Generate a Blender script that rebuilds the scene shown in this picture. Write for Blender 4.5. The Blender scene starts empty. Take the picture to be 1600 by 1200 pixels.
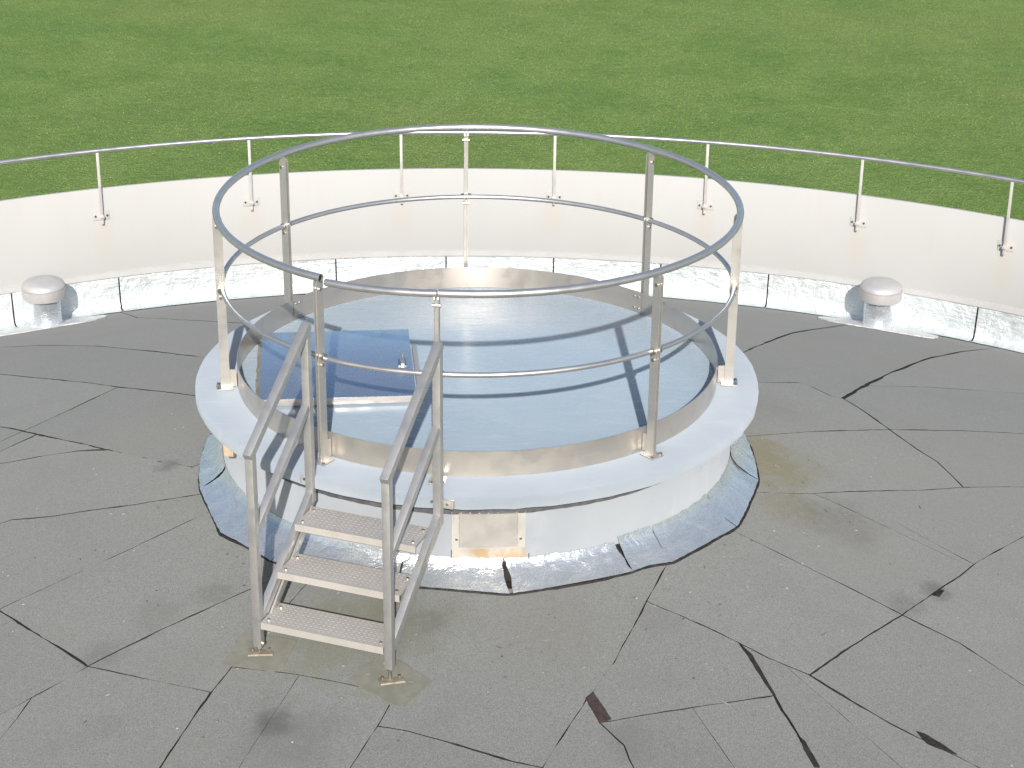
import bpy, bmesh, math, random
import numpy as np
from mathutils import Vector, Matrix, noise as mn

sc = bpy.context.scene
R = math.radians
COL = sc.collection

# ------------------------------------------------------------------ camera
CAM_POS = (0.0, -10.8974, 4.6402)
PITCH, ROLL, YAW = R(23.4325), R(0.6631), R(1.1209)
F_PX = 3000.0                                   # focal length for a 1600 px wide frame
fw = Vector((math.sin(YAW)*math.cos(PITCH), math.cos(YAW)*math.cos(PITCH), -math.sin(PITCH)))
rt = Vector((math.cos(YAW), -math.sin(YAW), 0))
up = rt.cross(fw)
r2 = rt*math.cos(ROLL) + up*math.sin(ROLL)
u2 = up*math.cos(ROLL) - rt*math.sin(ROLL)
cd = bpy.data.cameras.new('camera')
cam = bpy.data.objects.new('camera', cd); COL.objects.link(cam)
M = Matrix((r2, u2, -fw)).transposed().to_4x4(); M.translation = CAM_POS
cam.matrix_world = M
cd.sensor_fit = 'HORIZONTAL'; cd.sensor_width = 36.0
cd.lens = F_PX/1600.0*36.0
cd.clip_start = 0.1; cd.clip_end = 6000
sc.camera = cam

# ------------------------------------------------------------------ light
SUN_EL = R(28.8)
w = bpy.data.worlds.new('World'); sc.world = w; w.use_nodes = True
wn = w.node_tree.nodes; wl = w.node_tree.links
for n in list(wn): wn.remove(n)
sky = wn.new('ShaderNodeTexSky'); sky.sky_type = 'NISHITA'; sky.sun_disc = False
sky.sun_elevation = SUN_EL; sky.sun_rotation = R(180); sky.altitude = 100
sky.air_density = 1.0; sky.dust_density = 1.8; sky.ozone_density = 1.0
bg = wn.new('ShaderNodeBackground'); bg.inputs['Strength'].default_value = 0.105
wo = wn.new('ShaderNodeOutputWorld')
wl.new(sky.outputs[0], bg.inputs[0]); wl.new(bg.outputs[0], wo.inputs[0])
sd = bpy.data.lights.new('sun', 'SUN'); sd.energy = 4.0; sd.angle = R(0.53); sd.color = (1.0, 0.95, 0.88)
sun = bpy.data.objects.new('sun', sd); COL.objects.link(sun)
to_sun = Vector((0.03*math.cos(SUN_EL), -math.cos(SUN_EL), math.sin(SUN_EL)))
sun.rotation_euler = to_sun.to_track_quat('Z', 'Y').to_euler()
sc.view_settings.view_transform = 'Standard'; sc.view_settings.look = 'None'
sc.view_settings.exposure = 0.2; sc.view_settings.gamma = 1.0
sc.view_settings.use_curve_mapping = False

# ------------------------------------------------------------------ main sizes (metres, slab top = 0)
RK, ZROOF = 1.7389, -0.5841        # roof at the plinth
PCX, PCY = -0.0763, -1.2247        # parapet centre
RF, ZF = 9.7566, -2.6706           # roof edge at the parapet
R_SLAB, R_WALL, R_BAND = 1.7232, 1.575, 1.466
GROUND = -10.0
rnd = random.Random(11)

def zr(x, y):
    t = (math.hypot(x, y)-RK)/(RF-RK)
    for _ in range(14):
        t = (math.hypot(x-t*PCX, y-t*PCY)-RK)/(RF-RK)
    return ZROOF + (ZF-ZROOF)*t

# ------------------------------------------------------------------ node helpers
class NT:
    def __init__(s, name):
        s.m = bpy.data.materials.new(name); s.m.use_nodes = True
        s.t = s.m.node_tree
        for n in list(s.t.nodes): s.t.nodes.remove(n)
        s.out = s.t.nodes.new('ShaderNodeOutputMaterial')
        s.b = s.t.nodes.new('ShaderNodeBsdfPrincipled')
        s.t.links.new(s.b.outputs[0], s.out.inputs[0])
        s.pos = s.t.nodes.new('ShaderNodeNewGeometry').outputs['Position']
    def set(s, sock, v):
        if hasattr(v, 'links'): s.t.links.new(v, sock)
        else: sock.default_value = v
    def inp(s, k, v): s.set(s.b.inputs[k], v)
    def noise(s, scale, detail=3, rough=.55, vec=None, dist=0):
        n = s.t.nodes.new('ShaderNodeTexNoise'); n.inputs['Scale'].default_value = scale
        n.inputs['Detail'].default_value = detail; n.inputs['Roughness'].default_value = rough
        n.inputs['Distortion'].default_value = dist
        s.t.links.new(vec if vec is not None else s.pos, n.inputs['Vector']); return n.outputs['Fac']
    def voro(s, scale, feature='F1', vec=None, out='Distance'):
        n = s.t.nodes.new('ShaderNodeTexVoronoi'); n.feature = feature; n.inputs['Scale'].default_value = scale
        s.t.links.new(vec if vec is not None else s.pos, n.inputs['Vector']); return n.outputs[out]
    def math(s, op, a, b=0.0, c=0.0, clamp=False):
        n = s.t.nodes.new('ShaderNodeMath'); n.operation = op; n.use_clamp = clamp
        s.set(n.inputs[0], a); s.set(n.inputs[1], b); s.set(n.inputs[2], c); return n.outputs[0]
    def vmath(s, op, a, b):
        n = s.t.nodes.new('ShaderNodeVectorMath'); n.operation = op
        s.set(n.inputs[0], a); s.set(n.inputs[1], b)
        return n.outputs['Value'] if op in ('DISTANCE', 'LENGTH', 'DOT_PRODUCT') else n.outputs[0]
    def ramp(s, f, lo, hi, a=0.0, b=1.0, smooth=True):
        n = s.t.nodes.new('ShaderNodeMapRange'); n.clamp = True
        n.interpolation_type = 'SMOOTHSTEP' if smooth else 'LINEAR'
        s.set(n.inputs[0], f); n.inputs[1].default_value = lo; n.inputs[2].default_value = hi
        n.inputs[3].default_value = a; n.inputs[4].default_value = b; return n.outputs[0]
    def mix(s, f, a, b, mode='MIX'):
        n = s.t.nodes.new('ShaderNodeMix'); n.data_type = 'RGBA'; n.blend_type = mode
        s.set(n.inputs[0], f)
        for k, v in ((6, a), (7, b)):
            s.set(n.inputs[k], v if hasattr(v, 'links') else (*v, 1.0) if len(v) == 3 else v)
        return n.outputs[2]
    def scale(s, v):                                  # stretched world position
        return s.vmath('MULTIPLY', s.pos, v)
    def bump(s, h, strength=.5, dist=.01):
        n = s.t.nodes.new('ShaderNodeBump'); n.inputs['Strength'].default_value = strength
        n.inputs['Distance'].default_value = dist; s.t.links.new(h, n.inputs['Height'])
        s.t.links.new(n.outputs[0], s.b.inputs['Normal'])
    def objrand(s): return s.t.nodes.new('ShaderNodeObjectInfo').outputs['Random']

MAT = {}
def steel(name, col, rough, var=.12, dirt=None, dirt_amt=.4, metal=1.0, aniso=0.0, stretch=(6, 6, 60), bump=.05):
    t = NT(name)
    n1 = t.noise(1.0, 4, .6, t.scale(stretch))
    n2 = t.noise(9.0, 4)
    c = t.mix(n1, [x*(1-var) for x in col], [min(1, x*(1+var)) for x in col])
    if dirt is not None:
        c = t.mix(t.ramp(n2, .48, .75, 0, dirt_amt), c, dirt)
    sc_ = t.math('MULTIPLY', t.ramp(t.noise(1.0, 5, .7, t.scale((10, 42, 10))), .64, .70), t.ramp(t.noise(2.3, 3), .5, .62))
    c = t.mix(t.math('MULTIPLY', sc_, .30), c, (.55, .57, .60))
    v = t.math('ADD', t.voro(3.4), t.math('MULTIPLY', t.math('SUBTRACT', t.noise(40, 2), .5), .05))
    c = t.mix(t.ramp(v, .008, .022, .45, 0), c, (.22, .21, .19))
    t.inp('Base Color', c); t.inp('Metallic', metal)
    t.inp('Roughness', t.ramp(n2, .3, .7, rough*.8, rough*1.25))
    t.inp('Anisotropic', aniso)
    if bump: t.bump(n1, bump, .004)
    MAT[name] = t.m; return t
steel('rail_steel', (.64, .63, .63), .36, .08, (.45, .43, .40), .25, metal=.8)
steel('post_steel', (.62, .605, .58), .42, .08, (.48, .43, .37), .3, metal=.7)
steel('stair_steel', (.57, .565, .555), .45, .14, (.36, .335, .31), .45, metal=.7, stretch=(22, 22, 22))
steel('tread_steel', (.58, .55, .515), .5, .1, (.48, .42, .37), .5, metal=.35, stretch=(5, 5, 5))
steel('band_steel', (.66, .62, .57), .36, .05, (.50, .44, .38), .25, stretch=(2, 2, 90), bump=.02, metal=.75)
steel('pale_steel', (.70, .68, .66), .45, .06, (.55, .50, .44), .3, metal=.4)
steel('bolt_steel', (.6, .58, .55), .35, .1, (.40, .24, .12), .6)
steel('vent_steel', (.60, .59, .59), .5, .06, (.50, .45, .42), .2, metal=.35, stretch=(8, 8, 8))
steel('cover_steel', (.60, .575, .55), .40, .03, (.56, .52, .47), .2, metal=.5, stretch=(3, 3, 50))
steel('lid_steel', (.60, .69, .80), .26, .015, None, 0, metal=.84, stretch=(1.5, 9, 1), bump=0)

def m_felt():
    t = NT('felt')
    g1, g2, g3, g4 = t.noise(170, 2, .7), t.noise(38, 3), t.noise(2.2, 5, .6), t.noise(.55, 3)
    base = t.mix(t.objrand(), (.152, .162, .160), (.174, .184, .180))
    c = t.mix(t.ramp(g1, .30, .72), t.mix(.5, base, (.07, .07, .07)), t.mix(.4, base, (.36, .37, .37)))
    c = t.mix(.15, c, base)
    c = t.mix(t.ramp(g2, .35, .75, 0, .2), c, (.11, .115, .112))
    c = t.mix(t.ramp(g3, .45, .75, 0, .2), c, (.125, .132, .13))
    c = t.mix(t.ramp(g4, .45, .70, 0, .3), c, (.185, .182, .168))
    # stains with places and outlines of their own: (x, y, z, radius, colour, strength)
    wob = t.noise(5, 4, .6)
    wob2 = t.noise(22, 3, .6)
    for (x, y, r, col, st) in [
        (-1.02, -2.62, .13, (0.048, 0.049, 0.053), .75), (-.90, -2.70, .36, (0.112, 0.112, 0.115), .5),
        (1.84, .02, .50, (0.146, 0.132, 0.067), .75), (1.90, -.55, .30, (0.134, 0.118, 0.067), .5), (2.2, -.6, .36, (0.101, 0.099, 0.092), .5),
        (-.75, -2.0, .55, (0.140, 0.143, 0.106), .65), (-.35, -1.95, .40, (0.123, 0.126, 0.098), .5),
        (-1.15, -2.12, .19, (0.202, 0.185, 0.140), .6), (-.44, -2.37, .20, (0.190, 0.179, 0.118), .6),
        (-1.75, -1.72, .20, (0.112, 0.112, 0.112), .45), (-2.0, -1.97, .16, (0.101, 0.101, 0.101), .5), (-1.45, -1.55, .14, (0.101, 0.101, 0.101), .5),
        (-1.93, -.02, .12, (0.073, 0.073, 0.073), .6), (2.69, -1.17, .13, (0.067, 0.067, 0.067), .65), (2.45, -1.38, .14, (0.090, 0.090, 0.090), .5),
        (.78, -2.75, .18, (0.118, 0.118, 0.118), .45), (.95, -1.85, .18, (0.129, 0.129, 0.129), .4), (-.25, -1.95, .13, (0.101, 0.101, 0.101), .5),
        (-1.9, -2.55, .16, (0.123, 0.123, 0.123), .35), (0.4, -2.0, .5, (0.157, 0.151, 0.129), .4), (1.9, 1.2, .5, (0.140, 0.140, 0.132), .35)]:
        d = t.vmath('DISTANCE', t.pos, (x, y, zr(x, y)))
        d = t.math('ADD', d, t.math('MULTIPLY', t.math('SUBTRACT', wob, .5), r*1.6))
        m = t.ramp(d, r*.15, r*1.1, st*.85, 0.0)
        m = t.math('MULTIPLY', m, t.ramp(wob2, .25, .6, .55, 1.0))
        c = t.mix(m, c, col)
    # pale chips and droppings
    v = t.voro(9.0); k = t.noise(1.3, 2)
    chips = t.math('MULTIPLY', t.ramp(v, .035, .06, 1, 0), t.ramp(k, .46, .58))
    c = t.mix(chips, c, (.42, .42, .41))
    v2 = t.math('ADD', t.voro(2.3, vec=t.vmath('ADD', t.pos, (3.3, 7.1, 0))), t.math('MULTIPLY', t.math('SUBTRACT', t.noise(60, 2), .5), .05))
    c = t.mix(t.ramp(v2, .012, .026, .7, 0), c, (.08, .08, .08))
    t.inp('Base Color', c); t.inp('Roughness', .92); t.inp('Specular IOR Level', .12); t.inp('Diffuse Roughness', 1.0)
    h = t.math('ADD', t.math('MULTIPLY', g1, .5), t.math('MULTIPLY', t.noise(7, 3), 1.0))
    t.bump(h, .4, .005)
    MAT['felt'] = t.m
m_felt()

def plain(name, a, b, scale, rough, spec=.4, bump=.2, dist=.004, metal=0.0, bscale=None, detail=4, dr=0.0):
    t = NT(name)
    n = t.noise(scale, detail, .6)
    t.inp('Base Color', t.mix(t.ramp(n, .3, .7), a, b)); t.inp('Roughness', rough)
    t.inp('Specular IOR Level', spec); t.inp('Metallic', metal); t.inp('Diffuse Roughness', dr)
    if bump: t.bump(t.noise(bscale or scale*4, 4), bump, dist)
    MAT[name] = t.m; return t
plain('bitumen', (.018, .016, .015), (.045, .038, .034), 30, .75, .3, .5, .006)
plain('bitumen_brown', (.045, .030, .027), (.075, .055, .05), 40, .8, .3, .5, .004)
plain('wood_block', (.62, .50, .34), (.50, .38, .25), 20, .8)
plain('bore_shade', (.01, .01, .01), (.02, .02, .02), 20, .9, bump=0)
plain('sealant', (.46, .44, .38), (.30, .28, .22), 30, .85, bump=.6)
plain('rust', (.42, .36, .30), (.48, .40, .33), 40, .7, bump=.4)
plain('strip_paint', (.45, .45, .45), (.49, .49, .485), 6, .7)
plain('outer_wall', (.60, .58, .54), (.66, .64, .60), 1.2, .85)
plain('felt_patch', (.145, .147, .128), (.178, .178, .155), 14, .92, .12, .4, .004, bscale=160, dr=1.0)
plain('shadow_grey', (.085, .088, .095), (.13, .134, .14), 18, .9, .2, .4, .006)  # grey of the shadow painted under the slab edge
plain('plate', (.46, .42, .34), (.32, .27, .19), 30, .6, bump=.3, metal=.3)
plain('debris', (.05, .045, .04), (.40, .39, .36), 5, .9, bump=0)
plain('petal', (.80, .79, .72), (.72, .70, .50), 3, .8, bump=0)

def m_parapet():
    t = NT('parapet_paint')
    n, n2 = t.noise(.8, 5), t.noise(30, 3)
    streak = t.noise(1.0, 4, .6, t.scale((3.5, 3.5, .35)))
    c = t.mix(t.ramp(n, .3, .7), (.490, .490, .485), (.510, .510, .505))
    c = t.mix(t.ramp(streak, .55, .80, 0, .22), c, (.50, .47, .42))
    w1 = t.noise(6, 4)
    for a in (112.62, 103.55, 94.3, 84.85, 75.5, 66.13, 57.24):
        p0 = (PCX+9.81*math.cos(R(a)), PCY+9.81*math.sin(R(a)), -1.86*.45)
        dd = t.vmath('DISTANCE', t.scale((1, 1, .45)), p0)
        dd = t.math('ADD', dd, t.math('MULTIPLY', t.math('SUBTRACT', w1, .5), .12))
        c = t.mix(t.ramp(dd, .02, .17, .30, 0), c, (.50, .455, .37))
    t.inp('Base Color', c); t.inp('Roughness', .8); t.inp('Specular IOR Level', .3)
    t.bump(n2, .15, .004); MAT['parapet_paint'] = t.m
m_parapet()
def m_slab(name, a, b, rough, metal, dr=0.0):
    t = NT(name)
    n, n2, n3 = t.noise(1.6, 5, .6), t.noise(1.0, 5, .65, t.scale((3, 14, 3))), t.noise(60, 3)
    c = t.mix(t.ramp(n, .3, .7), a, b)
    c = t.mix(t.ramp(n2, .52, .75, 0, .45), c, [min(1, x*1.14) for x in b])
    c = t.mix(t.ramp(t.noise(7, 5, .7), .62, .75, 0, .25), c, [x*.72 for x in a])
    sc_ = t.math('MULTIPLY', t.ramp(t.noise(1.0, 5, .7, t.scale((10, 42, 10))), .64, .70), t.ramp(t.noise(2.3, 3), .5, .62))
    c = t.mix(t.math('MULTIPLY', sc_, .30), c, (.55, .57, .60))
    v = t.math('ADD', t.voro(3.4), t.math('MULTIPLY', t.math('SUBTRACT', t.noise(40, 2), .5), .05))
    c = t.mix(t.ramp(v, .008, .022, .45, 0), c, (.22, .21, .19))
    t.inp('Base Color', c); t.inp('Metallic', metal)
    t.inp('Roughness', t.ramp(n2, .3, .7, rough*.8, rough*1.2)); t.inp('Specular IOR Level', .75 if name == 'disc_paint' else .3); t.inp('Diffuse Roughness', dr)
    h = t.math('ADD', t.math('MULTIPLY', n2, 1.0), t.math('MULTIPLY', n3, .12))
    t.bump(h, .22, .006); MAT[name] = t.m
m_slab('disc_paint', (.245, .308, .368), (.272, .335, .395), .26, .0, 1.0)
m_slab('slab_paint', (.300, .345, .395), (.335, .375, .425), .6, .0, 1.0)
m_slab('wall_paint', (.34, .368, .405), (.37, .395, .43), .6, .0, .8)
def m_foil(name, a, b, grid, rough=.34, metal=.85, bs=.75):
    t = NT(name)
    cr, cr2 = t.noise(7, 5, .65, dist=.8), t.noise(1.0, 5, .6, t.scale((9, 9, 40)))
    br = t.t.nodes.new('ShaderNodeTexVoronoi'); br.feature = 'DISTANCE_TO_EDGE'
    br.inputs['Scale'].default_value = 60; br.inputs['Randomness'].default_value = .25
    t.t.links.new(t.pos, br.inputs['Vector'])
    c = t.mix(t.ramp(cr, .35, .65), a, b)
    c = t.mix(t.ramp(br.outputs['Distance'], .05, .25, grid, 0), c, (.42, .58, .62))
    c = t.mix(t.ramp(cr2, .60, .74, 0, .45), c, (.55, .54, .53))
    t.inp('Base Color', c); t.inp('Metallic', metal)
    t.inp('Roughness', t.ramp(cr2, .35, .65, rough*.7, rough*1.4))
    h = t.math('ADD', t.math('MULTIPLY', cr, 1.0), t.math('MULTIPLY', cr2, .35))
    t.bump(h, bs, .03); MAT[name] = t.m
m_foil('foil', (.72, .76, .80), (.82, .85, .88), .10, .22, .72, .55)
m_foil('foil_wall', (.70, .73, .735), (.80, .82, .825), .30, .46, .5)
m_foil('foil_toe', (.74, .76, .78), (.80, .81, .82), .05, .5, .4)

def m_grass(name, blade):
    t = NT(name)
    n1, n2, n3, n4 = t.noise(.06, 4), t.noise(.45, 5, .65), t.noise(3.2, 4, .65), t.noise(.16, 4, .6, t.scale((.5, 1, 1)))
    c = t.mix(t.ramp(n2, .3, .7), (.145, .250, .058), (.215, .318, .090))
    c = t.mix(t.ramp(n3, .38, .70, 0, .45), c, (.250, .335, .108))
    c = t.mix(t.ramp(n1, .46, .62, 0, .5), c, (.245, .310, .100))
    c = t.mix(t.ramp(n4, .55, .72, 0, .45), c, (.125, .250, .066))
    c = t.mix(t.ramp(t.noise(1.3, 5, .7), .60, .74, 0, .35), c, (.30, .32, .13))
    c = t.mix(t.ramp(t.noise(2.6, 3, .6, t.scale((.7, 1, 1))), .60, .72, 0, .32), c, (.095, .185, .042))
    t.inp('Base Color', c); t.inp('Roughness', .75); t.inp('Specular IOR Level', .2)
    if not blade: t.bump(t.math('ADD', n3, t.noise(14, 3)), .8, .12)
    MAT[name] = t.m
m_grass('meadow', False); m_grass('grass_blade', True)

# ------------------------------------------------------------------ mesh helpers
class MB:
    def __init__(s): s.v = []; s.f = []
    def add(s, v, f):
        o = len(s.v); s.v += [tuple(p) for p in v]; s.f += [tuple(i+o for i in q) for q in f]; return s
    def box(s, x0, x1, y0, y1, z0, z1, m=None):
        v = [Vector((x, y, z)) for z in (z0, z1) for y in (y0, y1) for x in (x0, x1)]
        if m is not None: v = [m @ p for p in v]
        return s.add(v, [(0, 2, 3, 1), (4, 5, 7, 6), (0, 1, 5, 4), (2, 6, 7, 3), (0, 4, 6, 2), (1, 3, 7, 5)])
    def tube(s, pts, r, n=12, caps=True, closed=False):
        pts = [Vector(p) for p in pts]; N = len(pts); V = []; F = []
        for i, p in enumerate(pts):
            a = pts[(i-1) % N] if (closed or i > 0) else p
            b = pts[(i+1) % N] if (closed or i < N-1) else p
            d = (b-a).normalized()
            ref = Vector((0, 0, 1)) if abs(d.z) < .95 else Vector((1, 0, 0))
            sx = d.cross(ref).normalized(); sy = sx.cross(d)
            for k in range(n):
                t = 2*math.pi*k/n; V.append(p+sx*math.cos(t)*r+sy*math.sin(t)*r)
        for i in range(N if closed else N-1):
            j = (i+1) % N
            for k in range(n):
                F.append((i*n+k, i*n+(k+1) % n, j*n+(k+1) % n, j*n+k))
        if caps and not closed: F += [tuple(range(n))[::-1], tuple((N-1)*n+k for k in range(n))]
        return s.add(V, F)
    def lathe(s, prof, a0=0, a1=360, n=96, c=(0, 0), full=None):
        full = abs(a1-a0) >= 359.99 if full is None else full
        cols = n if full else n+1; V = []; m = len(prof); F = []
        for i in range(cols):
            t = R(a0+(a1-a0)*i/n)
            for r, z in prof: V.append((c[0]+r*math.cos(t), c[1]+r*math.sin(t), z))
        for i in range(n):
            j = (i+1) % cols
            for k in range(m-1): F.append((i*m+k, j*m+k, j*m+k+1, i*m+k+1))
        return s.add(V, F)
    def prism(s, poly, y0, y1, m=None):               # poly in x,z extruded along y
        n = len(poly)
        v = [Vector((x, y0, z)) for x, z in poly]+[Vector((x, y1, z)) for x, z in poly]
        if m is not None: v = [m @ p for p in v]
        f = [tuple(range(n)), tuple(range(2*n-1, n-1, -1))]+[(i, i+n, (i+1) % n+n, (i+1) % n) for i in range(n)]
        return s.add(v, f)
    def cyl(s, p, d, r, h, n=10):
        p = Vector(p); d = Vector(d).normalized(); return s.tube([p, p+d*h], r, n)
    def mesh(s, name, mat, smooth=35, bevel=0, fix=True):
        me = bpy.data.meshes.new(name); me.from_pydata(s.v, [], s.f)
        if fix or bevel:
            bm = bmesh.new(); bm.from_mesh(me)
            if bevel:
                bmesh.ops.remove_doubles(bm, verts=bm.verts, dist=1e-5)
                bmesh.ops.recalc_face_normals(bm, faces=bm.faces)
                ed = [e for e in bm.edges if len(e.link_faces) == 2 and e.calc_face_angle(0) > R(40)]
                bmesh.ops.bevel(bm, geom=ed, offset=bevel, segments=2, profile=.6, affect='EDGES', clamp_overlap=True)
            bmesh.ops.recalc_face_normals(bm, faces=bm.faces)
            bm.to_mesh(me); bm.free()
        me.materials.append(MAT[mat] if isinstance(mat, str) else mat)
        if smooth:
            me.polygons.foreach_set('use_smooth', [True]*len(me.polygons)); me.set_sharp_from_angle(angle=R(smooth))
        me.update(); return me
    def build(s, name, mat, parent=None, **k):
        return link(name, s.mesh(name, mat, **k), parent)
def link(name, me, parent=None, loc=None, rot=None):
    o = bpy.data.objects.new(name, me); COL.objects.link(o)
    if parent is not None: o.parent = parent
    if loc is not None: o.location = loc
    if rot is not None: o.rotation_euler = rot
    return o
def tag(o, label=None, cat=None, group=None, kind=None):
    for k, v in (('label', label), ('category', cat), ('group', group), ('kind', kind)):
        if v: o[k] = v
    return o
def empty(name, loc=(0, 0, 0), rz=0):
    o = bpy.data.objects.new(name, None); COL.objects.link(o); o.location = loc; o.rotation_euler.z = rz
    o.empty_display_size = .2; return o
def wob(x, y, z, s, a): return a*mn.noise(Vector((x*s, y*s, z*s)))

# ================================================================== the setting: meadow
g = MB(); S = 3000
xs = [-S, -200, -60, -30, 0, 30, 60, 200, S]; ys = [-S, -200, -60, 0, 20, 40, 60, 80, 200, S]
g.add([(x, y, GROUND) for y in ys for x in xs],
      [(j*9+i, j*9+i+1, (j+1)*9+i+1, (j+1)*9+i) for j in range(len(ys)-1) for i in range(8)])
tag(g.build('meadow', 'meadow', smooth=0), 'wide green mown meadow behind the round roof', 'meadow', kind='structure')

rng = np.random.default_rng(5)
def scatter_tris(name, mat, n, x0, x1, y0, y1, hmin, hmax, wd, flat=False):
    x = rng.uniform(x0, x1, n); y = rng.uniform(y0, y1, n); a = rng.uniform(0, 2*np.pi, n)
    h = rng.uniform(hmin, hmax, n); lean = rng.uniform(.2, 1.0, n)*h; la = rng.uniform(0, 2*np.pi, n)
    ww = wd*rng.uniform(.6, 1.3, n)
    V = np.zeros((n, 3, 3), np.float32)
    V[:, 0, 0] = x-np.cos(a)*ww; V[:, 0, 1] = y-np.sin(a)*ww; V[:, 0, 2] = GROUND
    V[:, 1, 0] = x+np.cos(a)*ww; V[:, 1, 1] = y+np.sin(a)*ww; V[:, 1, 2] = GROUND
    V[:, 2, 0] = x+np.cos(la)*lean; V[:, 2, 1] = y+np.sin(la)*lean; V[:, 2, 2] = GROUND+h
    me = bpy.data.meshes.new(name)
    me.vertices.add(n*3); me.vertices.foreach_set('co', V.ravel())
    me.loops.add(n*3); me.loops.foreach_set('vertex_index', np.arange(n*3, dtype=np.int32))
    me.polygons.add(n); me.polygons.foreach_set('loop_start', np.arange(0, n*3, 3, dtype=np.int32))
    me.materials.append(MAT[mat]); me.update(calc_edges=True); me.validate()
    return link(name, me)
gr = scatter_tris('grass', 'grass_blade', 900000, -27, 27, 26, 76, .010, .038, .009)
tag(gr, 'short green grass blades covering the meadow', 'grass', kind='stuff')
d = MB()
for i in range(900):
    if i < 420: x, y = rng.uniform(-24, 24), rng.uniform(27, 74)
    else:
        k = int(rng.integers(0, 9)); c = [(6, 62), (11, 60), (9, 57), (4, 54), (13, 46), (-9, 40), (-2, 44), (15, 41), (10, 52)][k]
        x, y = rng.normal(c[0], 2.6), rng.normal(c[1], 2.0)
    r = rng.uniform(.008, .017); h = GROUND+rng.uniform(.05, .07)
    d.add([(x+r*math.cos(t), y+r*math.sin(t), h+(.006 if q % 2 else 0)) for q, t in enumerate([k*math.pi/3 for k in range(6)])]+[(x, y, h+.01)],
          [(k, (k+1) % 6, 6) for k in range(6)])
tag(d.build('daisies', 'petal', smooth=0, fix=False), 'tiny white flowers scattered over the meadow grass', 'flowers', kind='stuff')

# ================================================================== the round tank with its roof
tank = empty('round_tank', (PCX, PCY, GROUND))
tag(tank, 'round tank with grey felt roof and broad cream parapet wall', 'tank')
OFF = Vector((-PCX, -PCY, -GROUND))
def tk(o):                                            # world-space mesh under the tank
    o.parent = tank; o.location = OFF; return o
RP, ZP = 9.8172, -1.3352
m = MB().lathe([(RP+.012, ZF-.2), (RP+.012, -2.30), (RP, -2.27), (RP, ZP-.012), (RP+.004, ZP-.004), (RP+.022, ZP),
                (RP+.06, ZP-.012), (RP+.33, ZP-.14), (RP+.34, ZP-.155), (RP+.34, ZP-.22), (RP+.28, ZP-.23)], n=240, c=(PCX, PCY))
tk(m.build('parapet', 'parapet_paint', smooth=40))
m = MB().lathe([(RP+.28, ZP-.228), (RP+.28, GROUND-.3)], n=240, c=(PCX, PCY))
tk(m.build('outer_wall', 'outer_wall'))
# roof deck (dark bitumen bed) and the felt sheets on it
NA, NR = 144, 26; V = []; F = []
for j in range(NR+1):
    t = -.03+(1.06)*j/NR
    for i in range(NA):
        a = 2*math.pi*i/NA; r = RK+t*(RF-RK)
        V.append((t*PCX+r*math.cos(a), t*PCY+r*math.sin(a), ZROOF+(ZF-ZROOF)*t-.0075))
for j in range(NR):
    for i in range(NA): F.append((j*NA+i, j*NA+(i+1) % NA, (j+1)*NA+(i+1) % NA, (j+1)*NA+i))
deck = tk(MB().add(V, F).build('roof_deck', 'bitumen'))

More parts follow.
